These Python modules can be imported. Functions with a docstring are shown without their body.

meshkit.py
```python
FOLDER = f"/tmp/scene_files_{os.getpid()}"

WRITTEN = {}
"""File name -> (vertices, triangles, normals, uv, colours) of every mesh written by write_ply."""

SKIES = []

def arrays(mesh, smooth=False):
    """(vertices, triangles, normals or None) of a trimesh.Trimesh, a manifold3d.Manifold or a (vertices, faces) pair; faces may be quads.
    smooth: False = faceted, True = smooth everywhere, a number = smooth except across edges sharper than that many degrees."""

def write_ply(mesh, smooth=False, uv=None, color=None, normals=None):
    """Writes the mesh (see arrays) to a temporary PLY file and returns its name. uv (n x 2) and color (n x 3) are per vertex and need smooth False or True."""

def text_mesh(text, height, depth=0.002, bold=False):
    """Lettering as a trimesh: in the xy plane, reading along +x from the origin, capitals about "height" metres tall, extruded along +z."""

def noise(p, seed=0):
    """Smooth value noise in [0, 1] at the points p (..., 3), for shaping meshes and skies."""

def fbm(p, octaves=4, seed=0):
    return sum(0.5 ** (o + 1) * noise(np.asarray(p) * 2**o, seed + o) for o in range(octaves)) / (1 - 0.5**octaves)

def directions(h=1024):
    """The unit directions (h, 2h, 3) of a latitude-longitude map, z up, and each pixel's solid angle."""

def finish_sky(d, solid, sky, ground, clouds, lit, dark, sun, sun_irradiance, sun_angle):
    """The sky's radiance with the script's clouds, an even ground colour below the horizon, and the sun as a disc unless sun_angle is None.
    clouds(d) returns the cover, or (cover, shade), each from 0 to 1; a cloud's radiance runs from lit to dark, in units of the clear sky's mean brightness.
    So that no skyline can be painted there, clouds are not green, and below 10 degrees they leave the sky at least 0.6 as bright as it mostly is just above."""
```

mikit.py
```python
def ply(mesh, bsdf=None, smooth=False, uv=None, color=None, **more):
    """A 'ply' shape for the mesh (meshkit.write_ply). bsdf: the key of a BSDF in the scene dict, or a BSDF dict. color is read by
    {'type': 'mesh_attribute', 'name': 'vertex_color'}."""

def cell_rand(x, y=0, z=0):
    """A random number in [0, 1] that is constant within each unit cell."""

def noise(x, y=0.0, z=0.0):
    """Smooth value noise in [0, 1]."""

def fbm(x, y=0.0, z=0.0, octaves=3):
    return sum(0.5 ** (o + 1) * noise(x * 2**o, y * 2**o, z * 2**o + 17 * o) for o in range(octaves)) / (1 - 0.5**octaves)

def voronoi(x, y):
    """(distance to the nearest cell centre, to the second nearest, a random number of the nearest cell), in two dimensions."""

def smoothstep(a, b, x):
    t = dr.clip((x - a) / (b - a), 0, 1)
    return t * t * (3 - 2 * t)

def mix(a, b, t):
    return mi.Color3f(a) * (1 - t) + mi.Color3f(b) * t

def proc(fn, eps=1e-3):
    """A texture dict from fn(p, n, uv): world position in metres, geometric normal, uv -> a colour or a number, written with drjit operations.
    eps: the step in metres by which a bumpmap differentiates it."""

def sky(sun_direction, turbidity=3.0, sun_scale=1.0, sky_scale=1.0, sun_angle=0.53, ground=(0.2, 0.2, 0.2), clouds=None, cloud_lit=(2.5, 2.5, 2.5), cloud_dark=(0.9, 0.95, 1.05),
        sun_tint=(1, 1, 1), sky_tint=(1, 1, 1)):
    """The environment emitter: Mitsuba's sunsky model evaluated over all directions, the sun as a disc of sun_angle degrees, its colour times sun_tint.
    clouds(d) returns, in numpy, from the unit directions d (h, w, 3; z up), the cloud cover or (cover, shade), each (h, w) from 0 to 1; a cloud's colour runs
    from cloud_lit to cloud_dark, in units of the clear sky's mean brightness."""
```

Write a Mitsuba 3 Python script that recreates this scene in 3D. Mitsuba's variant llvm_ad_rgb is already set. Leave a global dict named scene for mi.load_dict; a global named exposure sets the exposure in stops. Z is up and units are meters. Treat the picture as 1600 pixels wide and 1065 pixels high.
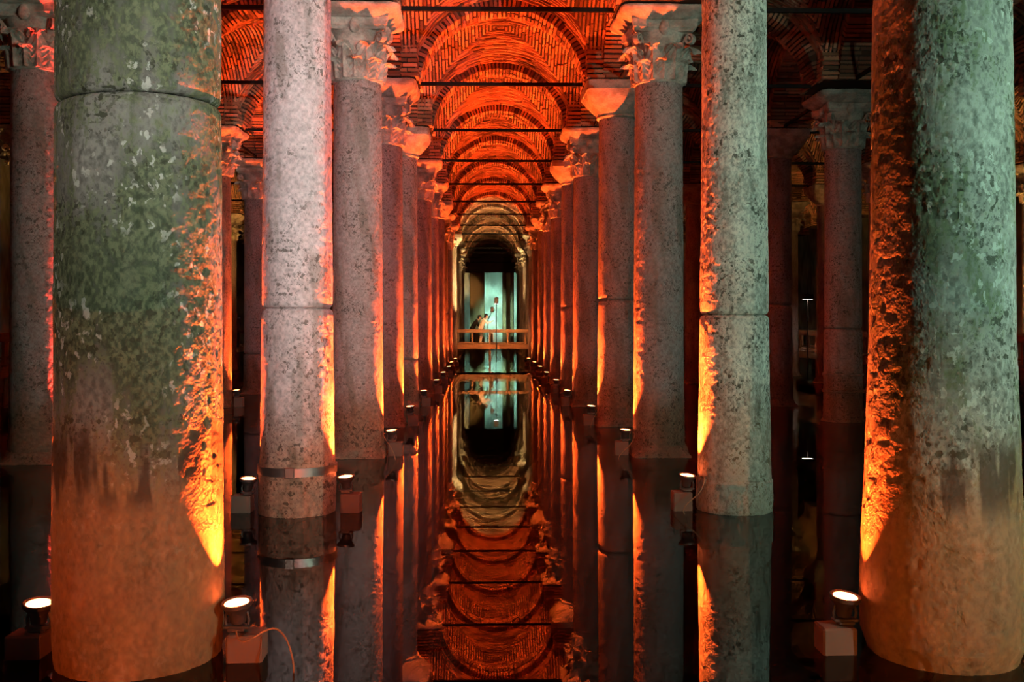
import math, random
import numpy as np, trimesh, drjit as dr, mitsuba as mi, mikit, meshkit
import manifold3d as m3
from mikit import noise, fbm, cell_rand, smoothstep, mix, proc

T = mi.ScalarTransform4f
rng = np.random.default_rng(7)
random.seed(7)
scene, labels = {}, {}

# ------------------------------------------------------------------ camera, lights, exposure
W, F, CAMZ = 4.8, 1515.0, 2.09           # bay size, focal length in pixels of the 1600 px frame, eye height over the water
YAW = math.atan(40 / F)
HORIZON = 507.0
scene['camera'] = {'type': 'perspective', 'fov': math.degrees(2 * math.atan(800 / F)), 'fov_axis': 'x',
                   'near_clip': 0.05, 'far_clip': 400.0, 'principal_point_offset_y': (532.5 - HORIZON) / 1065,
                   'to_world': T().look_at(origin=[0, 0, CAMZ], target=[math.sin(YAW), math.cos(YAW), CAMZ], up=[0, 0, 1])}
exposure = 4.5
GAIN = 2.0 ** -exposure      # lamp powers below are given for exposure 0
AMBER = np.array([1.0, 0.10, 0.014])
RED = np.array([1.0, 0.05, 0.028])
WARM = np.array([1.0, 0.66, 0.26])
YELLOW = np.array([1.0, 0.50, 0.12])
CYAN = np.array([0.40, 1.0, 0.78])


def spot(key, at, to, color, power, cutoff, beam, weight=1.0):
    up = [0, 0, 1] if abs(to[2] - at[2]) < 0.9 * np.linalg.norm(np.subtract(to, at)) else [0, 1, 0]
    scene[key] = {'type': 'spot', 'to_world': T().look_at(origin=list(map(float, at)), target=list(map(float, to)), up=up),
                  'intensity': {'type': 'rgb', 'value': [float(power * GAIN * c) for c in color]},
                  'cutoff_angle': float(cutoff), 'beam_width': float(beam), 'sampling_weight': float(weight)}


# unseen lamps behind and beside the camera, placed to light the near columns (their fixtures are built with the walkway below)
UNSEEN_LAMPS = [((8.6, -0.8, 3.45), (2.6, 6.6, 5.4), np.array([0.58, 1.0, 0.80]), 250, 47, 14, 2.5),
              ((2.7, -2.0, 3.45), (-1.2, 10.0, 4.15), np.array([1.0, 0.83, 0.83]), 370, 20, 4, 2.5),
              ((-4.4, -1.4, 3.45), (-2.3, 6.2, 3.6), np.array([1.0, 0.90, 0.76]), 46, 26, 8, 1.5),
              ((-1.2, -0.9, 0.40), (-2.05, 5.4, 0.45), np.array([1.0, 0.15, 0.022]), 88, 18, 5, 1.0),
              ((1.7, -0.9, 0.40), (2.75, 5.4, 0.35), np.array([1.0, 0.25, 0.04]), 62, 16, 4, 1.0),
              ((0.3, -0.9, 0.40), (0.0, 11.0, 0.55), np.array([1.0, 0.17, 0.045]), 150, 17, 6, 1.0)]
for k_, (a_, t_, c_, pw_, co_, bw_, w_) in enumerate(UNSEEN_LAMPS):
    spot(f'unseen_light_{k_}', a_, t_, c_, pw_, co_, bw_, w_)

ROWX = {'L': -2.074, 'R': 2.726, 'LL': -6.874, 'RR': 7.526, 'LLL': -11.674, 'RRR': 12.326, 'RRRR': 17.126}
YI = lambda i: 5.82 + W * i


def px_x(px, y):
    """World x of something seen in image column px at distance y along the aisle."""
    return y * math.tan(math.atan((px - 800) / F) + YAW)


# ------------------------------------------------------------------ materials
def bs(key, d):
    scene['material_' + key] = d
    return key


def ply(mesh, material=None, smooth=False, **more):
    return mikit.ply(mesh, 'material_' + material, smooth, **more)


def bumped(d, fn, scale=1.0, eps=2e-3):
    return {'type': 'twosided', 'b': {'type': 'bumpmap', 'arbitrary': proc(fn, eps), 'scale': scale, 'bsdf': d}}


def pri(color, rough=0.6, metallic=0.0, spec=0.3, **k):
    c = color if isinstance(color, dict) else {'type': 'rgb', 'value': list(color)}
    return {'type': 'principled', 'base_color': c, 'roughness': rough, 'metallic': metallic, 'specular': spec, **k}


def pits(p):
    gate = smoothstep(0.36, 0.62, fbm(p.x * 4, p.y * 4, p.z * 3 + 9, 3))
    big = smoothstep(0.60, 0.68, fbm(p.x * 27 + 7, p.y * 27, p.z * 19, 4))
    fine = smoothstep(0.54, 0.66, fbm(p.x * 62 + 7, p.y * 62, p.z * 44, 3))
    return dr.minimum(1.0, big * (0.25 + 0.75 * gate) + fine * (0.15 + 0.45 * gate))


def stone_height(p, n, uv):
    s = dr.select((p.x < 0) & (p.y < 8), 0.62, 1.0)
    a = fbm(p.x * 36 * s, p.y * 36 * s, p.z * 27 * s, 3)
    b = noise(p.x * 85, p.y * 85, p.z * 70)
    return 0.0048 * a + 0.0022 * b - 0.0045 * pits(p)


def stone_color(p, n, uv):
    cx, cy = dr.floor((p.x - 0.326) / 4.8), dr.floor((p.y - 3.4) / 4.8)
    tone = cell_rand(cx, cy, 3)
    base = mix((0.31, 0.255, 0.24), (0.43, 0.355, 0.335), tone)
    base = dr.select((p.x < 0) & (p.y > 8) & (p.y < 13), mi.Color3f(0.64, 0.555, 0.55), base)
    base = base * (0.40 + 0.40 * fbm(p.x * 2.2 + 5, p.y * 2.2, p.z * 1.1, 3) + 0.82 * fbm(p.x * 30 + 5, p.y * 30, p.z * 22, 3))
    streak = smoothstep(0.50, 0.66, fbm(p.x * 6 + 3 + p.z * 0.7, p.y * 6, p.z * 0.8, 4))
    base = mix(base, mi.Color3f(0.20, 0.16, 0.12), 0.5 * streak)
    base = mix(base, mi.Color3f(0.09, 0.075, 0.06), 0.75 * pits(p))
    tide = smoothstep(1.35, 0.55, p.z + 0.5 * (fbm(p.x * 5, p.y * 5, p.z * 2, 2) - 0.5))
    return mix(base, base * mi.Color3f(0.66, 0.47, 0.33), tide)


def algae_color(p, n, uv):
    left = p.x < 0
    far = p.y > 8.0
    wx, wz = 0.05 * fbm(p.x * 9, p.y * 9, p.z * 9, 2), 0.05 * fbm(p.x * 9 + 31, p.y * 9, p.z * 9, 2)
    grain = fbm((p.x + wx) * 44 + 8, (p.y + wx) * 44, (p.z + wz) * 23, 4)
    run = fbm(p.x * 13 + 8, p.y * 13, p.z * 1.7, 4)
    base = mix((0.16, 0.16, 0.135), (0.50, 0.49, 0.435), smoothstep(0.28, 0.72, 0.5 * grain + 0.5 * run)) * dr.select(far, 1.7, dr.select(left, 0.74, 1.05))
    big = 0.46 * fbm(p.x * 2.0 + 1, p.y * 2.0, p.z * 0.9 + 4, 3) + 0.30 * run + 0.24 * grain
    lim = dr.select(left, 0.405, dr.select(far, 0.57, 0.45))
    g = smoothstep(lim, lim + 0.12, big)
    green = mix((0.024, 0.046, 0.014), (0.115, 0.145, 0.060), smoothstep(0.28, 0.72, grain))
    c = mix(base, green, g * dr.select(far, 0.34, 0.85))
    lime = smoothstep(0.60, 0.68, fbm((p.x + wx) * 30 + 2, (p.y + wx) * 30, (p.z + wz) * 17 + 2, 4)) * smoothstep(0.40, 0.58, fbm(p.x * 3, p.y * 3, p.z * 2 + 3, 2))
    c = mix(c, mi.Color3f(0.58, 0.60, 0.53), 0.6 * lime)
    c = mix(c, mi.Color3f(0.04, 0.045, 0.025), 0.85 * pits(p))
    wob = 0.55 * (fbm(p.x * 4, p.y * 4, p.z * 1.5, 3) - 0.5)
    tide = smoothstep(1.65, 0.85, p.z + wob)
    rust = mix((0.42, 0.20, 0.09), (0.27, 0.17, 0.07), fbm(p.x * 12, p.y * 12, p.z * 4, 3))
    c = mix(c, rust * (0.30 + 0.65 * grain + 0.65 * run), tide * dr.select(far, 0.40, 0.85))
    mark = smoothstep(0.46, 0.56, fbm(p.x * 9 + 2, p.y * 9, p.z * 1.2 + 6, 4)) * smoothstep(0.34, 0.10, dr.abs(p.z + wob * 0.6 - 1.22))
    return mix(c, mi.Color3f(0.06, 0.032, 0.02), 0.82 * mark * dr.select(far, 0.4, 1.0))


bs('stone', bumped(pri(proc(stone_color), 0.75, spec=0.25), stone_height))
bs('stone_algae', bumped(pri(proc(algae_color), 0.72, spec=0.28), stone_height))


def marble_color(p, n, uv):
    g = fbm(p.x * 6, p.y * 6, p.z * 6, 3)
    c = mix((0.36, 0.31, 0.26), (0.60, 0.53, 0.46), smoothstep(0.3, 0.7, g))
    return c * (0.75 + 0.5 * fbm(p.x * 40, p.y * 40, p.z * 40, 2))


bs('marble', {'type': 'twosided', 'b': pri(proc(marble_color), 0.7, spec=0.25)})


bs('brick', {'type': 'twosided', 'b': pri({'type': 'mesh_attribute', 'name': 'vertex_color'}, 0.85, spec=0.2)})


def brick_ply(mesh):
    """Bricks (eight corners each), every one with a tone of its own."""
    n = len(mesh.vertices) // 8
    c = np.array([0.52, 0.27, 0.165]) * np.clip(rng.normal(1.0, .26, (n, 1)), .40, 1.55) * rng.uniform(.9, 1.1, (n, 3))
    pale = rng.random(n) < .12
    c[pale] = np.array([0.62, 0.42, 0.28]) * rng.uniform(.8, 1.1, (int(pale.sum()), 1))
    sooty = np.clip((meshkit.fbm(mesh.vertices.reshape(n, 8, 3).mean(1) * 1.3 + rng.uniform(0, 9), 3, 5) - .52) / .15, 0, 1)[:, None]
    c = c * (1 - .6 * sooty)
    return mikit.ply(mesh, 'material_brick', False, color=np.repeat(c, 8, 0))


bs('mortar', {'type': 'twosided', 'b': {'type': 'diffuse', 'reflectance': {'type': 'rgb', 'value': [0.075, 0.052, 0.04]}}})
bs('iron', {'type': 'twosided', 'b': pri((0.012, 0.010, 0.009), 0.7, 0.2)})
bs('black_metal', {'type': 'twosided', 'b': pri((0.03, 0.022, 0.02), 0.45, 0.6, spec=0.5)})
bs('lamp_metal', {'type': 'twosided', 'b': pri((0.14, 0.11, 0.10), 0.42, 0.7, spec=0.5)})
bs('band_metal', {'type': 'twosided', 'b': pri((0.40, 0.34, 0.31), 0.38, 0.9, spec=0.5)})
bs('concrete', {'type': 'twosided', 'b': pri((0.20, 0.12, 0.09), 0.85)})
bs('cable', {'type': 'twosided', 'b': pri((0.38, 0.20, 0.11), 0.5)})
bs('water_floor', {'type': 'diffuse', 'reflectance': {'type': 'rgb', 'value': [0.02, 0.018, 0.015]}})


def wood_color(p, n, uv):
    g = fbm(p.x * 3, p.y * 3, p.z * 30, 3)
    return mix((0.16, 0.08, 0.045), (0.38, 0.20, 0.11), g)


bs('wood', {'type': 'twosided', 'b': pri(proc(wood_color), 0.5)})


def plaster_color(p, n, uv):
    g = fbm(p.x * 1.7, p.y * 1.7, p.z * 0.8, 4)
    return mix((0.34, 0.33, 0.29), (0.62, 0.60, 0.54), smoothstep(0.3, 0.7, g))


bs('plaster', {'type': 'twosided', 'b': pri(proc(plaster_color), 0.85)})


def ripple(p, n, uv):
    return 0.00013 * noise(p.x * 1.9, p.y * 1.1, 3.0) + 0.00004 * noise(p.x * 5.0 + 3, p.y * 3.0, 1.0)


bs('water', {'type': 'bumpmap', 'arbitrary': proc(ripple, 5e-3), 'scale': 1.0, 'bsdf': {'type': 'conductor', 'eta': {'type': 'rgb', 'value': [1.333, 1.333, 1.333]}, 'k': {'type': 'rgb', 'value': [0.0, 0.0, 0.0]}}})
SKIN = bs('skin', pri((0.45, 0.25, 0.17), 0.5))
for k_, c_ in {'cloth_dark': (0.012, 0.010, 0.011), 'cloth_white': (0.75, 0.72, 0.66), 'cloth_tan': (0.40, 0.24, 0.14), 'cloth_grey': (0.45, 0.42, 0.38),
               'cloth_blue': (0.06, 0.09, 0.18), 'hair_dark': (0.015, 0.010, 0.008), 'hair_fair': (0.36, 0.27, 0.13)}.items():
    bs(k_, {'type': 'twosided', 'b': pri(c_, 0.8)})


# ------------------------------------------------------------------ helpers
def tag(key, label=None, cat=None, group=None, kind=None):
    d = labels.setdefault(key, {})
    for a, b in (('label', label), ('category', cat), ('group', group), ('kind', kind)):
        if b:
            d[a] = b
    return key


USED = {}


def num(name):
    """name, name_001, name_002 ..."""
    k = USED.get(name, 0)
    USED[name] = k + 1
    return name if k == 0 else f'{name}_{k:03d}'


def put(key, shape, at=None):
    """Adds a shape dict (from mikit.ply, shared between copies) under a numbered key."""
    key = num(key)
    scene[key] = dict(shape) if at is None else {**shape, 'to_world': at}
    return key


def tr(x, y, z=0.0, rz=0.0, s=1.0):
    return T().translate([float(x), float(y), float(z)]).rotate([0, 0, 1], float(rz)).scale(s)


def boxes(c, ax):
    """n boxes as one mesh: centres (n,3), half axes (n,3,3)."""
    c, ax = np.asarray(c, float), np.asarray(ax, float)
    sg = np.array([[x, y, z] for x in (-1, 1) for y in (-1, 1) for z in (-1, 1)], float)
    v = c[:, None] + np.einsum('ks,nsj->nkj', sg, ax)
    f = np.array([[0, 1, 3], [0, 3, 2], [4, 6, 7], [4, 7, 5], [0, 4, 5], [0, 5, 1], [2, 3, 7], [2, 7, 6], [0, 2, 6], [0, 6, 4], [1, 5, 7], [1, 7, 3]])
    return trimesh.Trimesh(v.reshape(-1, 3), (f[None] + 8 * np.arange(len(c))[:, None, None]).reshape(-1, 3), process=False)


def box(x0, x1, y0, y1, z0, z1):
    return boxes([[(x0 + x1) / 2, (y0 + y1) / 2, (z0 + z1) / 2]], [np.diag([(x1 - x0) / 2, (y1 - y0) / 2, (z1 - z0) / 2])])


def bevel(x0, x1, y0, y1, z0, z1, b=0.012):
    return m3.Manifold.hull_points([[x, y, z] for x0_, x1_, y0_, y1_, z0_, z1_ in ((x0, x1, y0 + b, y1 - b, z0 + b, z1 - b), (x0 + b, x1 - b, y0, y1, z0 + b, z1 - b), (x0 + b, x1 - b, y0 + b, y1 - b, z0, z1))
                                    for x in (x0_, x1_) for y in (y0_, y1_) for z in (z0_, z1_)])


def tm(man):
    m = man.to_mesh()
    return trimesh.Trimesh(np.array(m.vert_properties[:, :3]), np.array(m.tri_verts), process=False)


def cat(*ms):
    return trimesh.util.concatenate([tm(m) if hasattr(m, 'to_mesh') else m for m in ms])


def lathe(profile, n=32, cap=True):
    """Surface of revolution about z through (r, z) points, outward normals."""
    pr = np.array(profile, float)
    a = np.arange(n) * 2 * np.pi / n
    v = np.stack([pr[:, None, 0] * np.cos(a), pr[:, None, 0] * np.sin(a), np.broadcast_to(pr[:, None, 1], (len(pr), n))], -1).reshape(-1, 3)
    f = []
    for i in range(len(pr) - 1):
        j = np.arange(n); k = (j + 1) % n
        f.append(np.stack([i * n + j, i * n + k, (i + 1) * n + k], 1)); f.append(np.stack([i * n + j, (i + 1) * n + k, (i + 1) * n + j], 1))
    f = np.vstack(f)
    if cap:
        v = np.vstack([v, [[0, 0, pr[0, 1]], [0, 0, pr[-1, 1]]]])
        j = np.arange(n); k = (j + 1) % n; b = (len(pr) - 1) * n
        f = np.vstack([f, np.stack([k, j, 0 * j + len(v) - 2], 1), np.stack([b + j, b + k, 0 * j + len(v) - 1], 1)])
    return trimesh.Trimesh(v, f, process=False)


def tube(pts, r, n=8):
    p = np.array(pts, float)
    t = np.gradient(p, axis=0); t /= np.linalg.norm(t, axis=1, keepdims=True)
    ref = np.where(np.abs(t[:, 2:]) < 0.9, [[0, 0, 1.0]], [[1.0, 0, 0]])
    a = np.cross(t, ref); a /= np.linalg.norm(a, axis=1, keepdims=True)
    b = np.cross(t, a)
    g = np.arange(n) * 2 * np.pi / n
    v = (p[:, None] + r * (np.cos(g)[None, :, None] * a[:, None] + np.sin(g)[None, :, None] * b[:, None])).reshape(-1, 3)
    f = []
    for i in range(len(p) - 1):
        j = np.arange(n); k = (j + 1) % n
        f.append(np.stack([i * n + j, i * n + k, (i + 1) * n + k], 1)); f.append(np.stack([i * n + j, (i + 1) * n + k, (i + 1) * n + j], 1))
    m = trimesh.Trimesh(v, np.vstack(f), process=False)
    m.fix_normals()
    return m


def spline(pts, n=24):
    from scipy.interpolate import CubicSpline
    p = np.array(pts, float)
    s = np.r_[0, np.cumsum(np.linalg.norm(np.diff(p, axis=0), axis=1))]
    return CubicSpline(s, p)(np.linspace(0, s[-1], n))


# ------------------------------------------------------------------ the shell: water, floor, walls
X0, X1, Y0, Y1 = -21.5, 22.0, -14.0, 84.0
water = (np.array([[X0, Y0, 0], [X1, Y0, 0], [X1, Y1, 0], [X0, Y1, 0.0]]), np.array([[0, 1, 2], [0, 2, 3]]))
tag(put('water', ply(water, 'water')), 'still dark water mirroring the lit columns and vaults', 'water', kind='structure')
tag(put('floor', ply(box(X0, X1, Y0, Y1, -0.9, -0.7), 'water_floor')), kind='structure')
tag(put('wall_back', ply(box(X0, X1, Y0 - 0.4, Y0, -0.7, 10), 'plaster')), kind='structure')
tag(put('wall_left', ply(box(X0 - 0.4, X0, Y0, Y1, -0.7, 10), 'plaster')), kind='structure')
tag(put('wall_right', ply(box(X1, X1 + 0.4, Y0, Y1, -0.7, 10), 'plaster')), kind='structure')
tag(put('wall_front', ply(box(X0, X1, Y1, Y1 + 0.4, -0.7, 10), 'plaster')), kind='structure')

tag(put('wall_dark_slab', ply(cat(bevel(ROWX['L'] - .4, ROWX['R'] + .4, YI(15) + .05, YI(15) + .45, 6.45, 8.75, .03), bevel(ROWX['L'] - .4, ROWX['R'] + .4, YI(15), YI(15) + .5, 6.30, 6.46, .02)), 'mortar')), kind='structure')  # dark slab across the top of the far opening

# ------------------------------------------------------------------ the ceiling: piers, ribs and pitched-brick groin vaults
ZC, RI, RT, HW, ZS = 6.90, 1.70, 0.19, 0.35, 7.07   # arch centre height, inner radius, ring thickness, half width of a rib, height of the impost tops
tag('ceiling', kind='structure')
scene['ceiling'] = ply(box(X0, X1, Y0, Y1, 9.45, 9.7), 'mortar')


def jit(n, s):
    return rng.uniform(-s, s, n)


def rib_arrays():
    """Voussoirs of one arch in the x-z plane, two bricks across the soffit."""
    c, ax = [], []
    a0 = math.asin((ZS + .03 - ZC) / RI)
    n = 56
    for k in range(n):
        a = a0 + (k + 0.5) / n * (math.pi - 2 * a0) + rng.uniform(-.006, .006)
        rad, tan = np.array([math.cos(a), 0, math.sin(a)]), np.array([-math.sin(a), 0, math.cos(a)])
        split = 0.0 if k % 2 else rng.uniform(-.14, .14)
        for y0, y1 in ((-HW - .012, split - .008), (split + .008, HW + .012)):
            r0 = RI - 0.014 + rng.uniform(-.012, .012); r1 = RI + RT + rng.uniform(-.01, .02)
            yy0, yy1 = y0 + rng.uniform(-.008, .008), y1 + rng.uniform(-.008, .008)
            c.append(rad * (r0 + r1) / 2 + [0, (yy0 + yy1) / 2, ZC])
            ax.append([rad * (r1 - r0) / 2, np.array([0, (yy1 - yy0) / 2, 0]), tan * (0.0295 + rng.uniform(-.006, .004))])
    return np.array(c), np.array(ax)


def rib_core():
    a0 = math.asin((ZS - ZC) / RI)
    a = np.linspace(a0, math.pi - a0, 41)
    pts = [(math.cos(t) * (RI + .018), math.sin(t) * (RI + .018) + ZC) for t in a] + [(math.cos(t) * (RI + RT - .01), math.sin(t) * (RI + RT - .01) + ZC) for t in a[::-1]]
    m = m3.CrossSection([np.array(pts)[::-1]]).extrude(2 * HW - .02)
    m = tm(m if m.volume() > 0 else m3.CrossSection([np.array(pts)]).extrude(2 * HW - .02))
    v = m.vertices
    return trimesh.Trimesh(np.stack([v[:, 0], v[:, 2] - HW + .01, v[:, 1]], 1), m.faces[:, ::-1], process=False)


HB = W / 2 - HW            # half side of a vault cell
RV = RI + RT
DOME = 0.24


def ze(t):
    return np.maximum(ZC + np.sqrt(np.maximum(RV * RV - t * t, 0.0)), ZS + .005)


def dome(x, y):
    return DOME * np.clip(1 - (x / HB) ** 2, 0, 1) * np.clip(1 - (y / HB) ** 2, 0, 1)


def vault_shell(n=36):
    g = np.linspace(-HB, HB, n + 1)
    x, y = np.meshgrid(g, g, indexing='ij')
    z = np.maximum(ze(x), ze(y)) + dome(x, y)
    i = np.arange((n + 1) ** 2).reshape(n + 1, n + 1)
    f = np.vstack([np.stack([i[:-1, :-1], i[:-1, 1:], i[1:, 1:]], -1).reshape(-1, 3), np.stack([i[:-1, :-1], i[1:, 1:], i[1:, :-1]], -1).reshape(-1, 3)])
    return trimesh.Trimesh(np.stack([x, y, z + .012], -1).reshape(-1, 3), f, process=False)


def vault_bricks():
    c, ax = [], []
    pitch = 0.082
    for q in range(4):
        R = np.array([[math.cos(q * math.pi / 2), -math.sin(q * math.pi / 2), 0], [math.sin(q * math.pi / 2), math.cos(q * math.pi / 2), 0], [0, 0, 1]])
        xs = np.arange(0.06, HB - 0.02, pitch)
        for k, xc in enumerate(xs):
            amax = math.asin(min(xc, RV * 0.965) / RV)
            L = 2 * amax * RV
            n = max(1, round(L / 0.34))
            off = rng.uniform(-.1, .1) if n > 1 else 0
            e = np.clip(np.linspace(-amax, amax, n + 1) + np.r_[0, np.full(n - 1, off / RV), 0] if n > 1 else np.array([-amax, amax]), -amax, amax)
            for a, b in zip(e[:-1], e[1:]):
                m = (a + b) / 2
                y, z = RV * math.sin(m), ZC + RV * math.cos(m)
                z += float(dome(xc, y))
                nrm, tan = np.array([0, math.sin(m), math.cos(m)]), np.array([0, math.cos(m), -math.sin(m)])
                half = max((b - a) * RV / 2 - .006, .012)
                p = np.array([xc + rng.uniform(-.005, .005), y, z]) + nrm * (0.010 + rng.uniform(-.018, .018))
                c.append(R @ p)
                ax.append([R @ np.array([0.0245 + rng.uniform(-.006, .005), 0, 0]), R @ (tan * half), R @ (nrm * .04)])
    return np.array(c), np.array(ax)


def pier_arrays(half=0.70, z0=ZS, n=10, pitch=0.098):
    """Horizontal courses of the springing above an impost: the outer ring of bricks of each course."""
    c, ax = [], []
    for k in range(n):
        z = z0 + 0.04 + k * pitch
        h = half - 0.004 * k
        for q in range(4):
            R = np.array([[math.cos(q * math.pi / 2), -math.sin(q * math.pi / 2), 0], [math.sin(q * math.pi / 2), math.cos(q * math.pi / 2), 0], [0, 0, 1]])
            m = 4
            edges = np.linspace(-h, h, m + 1) + (0.17 if k % 2 else 0) * np.r_[0, np.ones(m - 1), 0] + np.r_[0, jit(m - 1, .04), 0]
            for a, b in zip(edges[:-1], edges[1:]):
                d = rng.uniform(-.014, .014)
                c.append(R @ np.array([h - .06 + d, (a + b) / 2, z + rng.uniform(-.004, .004)]))
                ax.append([R @ np.array([.07, 0, 0]), R @ np.array([0, (b - a) / 2 - .010, 0]), np.array([0, 0, .033 + rng.uniform(-.006, .004)])])
    return np.array(c), np.array(ax)


RB, VB, PB = rib_arrays(), vault_bricks(), pier_arrays()
scene['rib_group'] = {'type': 'shapegroup', 'core': ply(rib_core(), 'mortar'), 'brickwork': brick_ply(boxes(*RB))}
scene['vault_group'] = {'type': 'shapegroup', 'shell': ply(vault_shell(), 'mortar', True), 'brickwork': brick_ply(boxes(*VB))}
scene['pier_group'] = {'type': 'shapegroup', 'core': ply(box(-.64, .64, -.64, .64, ZS, ZS + 1.0), 'mortar'), 'brickwork': brick_ply(boxes(*PB))}


def inst(key, group, at):
    k = put(key, {'type': 'instance', 'g': {'type': 'ref', 'id': group}}, at)
    tag(k + '__brickwork', kind='stuff')
    return k


def single_bricks(holder, arrays, at):
    """The same bricks, each an entry of its own."""
    for c, a in zip(*arrays):
        put(holder + '__brick', brick_ply(boxes([c], [a])), at)


LAST = 15
ROWS = ['LLL', 'LL', 'L', 'R', 'RR', 'RRR', 'RRRR']
core_pier, core_rib = ply(box(-.64, .64, -.64, .64, ZS, ZS + 1.0), 'mortar'), ply(rib_core(), 'mortar')
for i in range(-2, LAST + 1):
    for r in ROWS:
        if i < 0 and r not in ('L', 'R'):
            continue
        if r == 'RRRR' and not 2 <= i <= 10:
            continue
        at = tr(ROWX[r], YI(i), 0, 90 * ((i * 3 + len(r)) % 4))
        if r in 'LR' and i == 3:
            single_bricks(put('ceiling__pier', core_pier, at), tuple(a[:4 * 4 * 5] for a in PB), at)
            c, ax = (a[4 * 4 * 5:] for a in PB)
            tag(put(f'ceiling__pier_brickwork', brick_ply(boxes(c, ax)), at), kind='stuff')
        else:
            inst('ceiling__pier', 'pier_group', at)
    for a, b in zip(ROWS[:-1], ROWS[1:]):
        if i < 0 and a != 'L':
            continue
        if b == 'RRRR' and not 2 <= i <= 10:
            continue
        xm = (ROWX[a] + ROWX[b]) / 2
        at = tr(xm, YI(i), 0, 0 if (i + len(a)) % 2 else 180)
        if a == 'L' and i == 3:
            single_bricks(put('ceiling__arch', core_rib, at), RB, at)
        else:
            inst('ceiling__arch', 'rib_group', at)
        if i < LAST and not (b == 'RRRR' and i == 10):
            inst('ceiling__vault', 'vault_group', tr(xm, YI(i) + W / 2, 0, 90 * ((i * 5 + len(b)) % 4)))
    for r in ROWS:
        if i < 0 and r not in ('L', 'R'):
            continue
        if i < LAST and not (r == 'RRRR' and not 2 <= i <= 9):
            inst('ceiling__arch', 'rib_group', tr(ROWX[r], YI(i) + W / 2, 0, 90 if i % 2 else -90))

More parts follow.
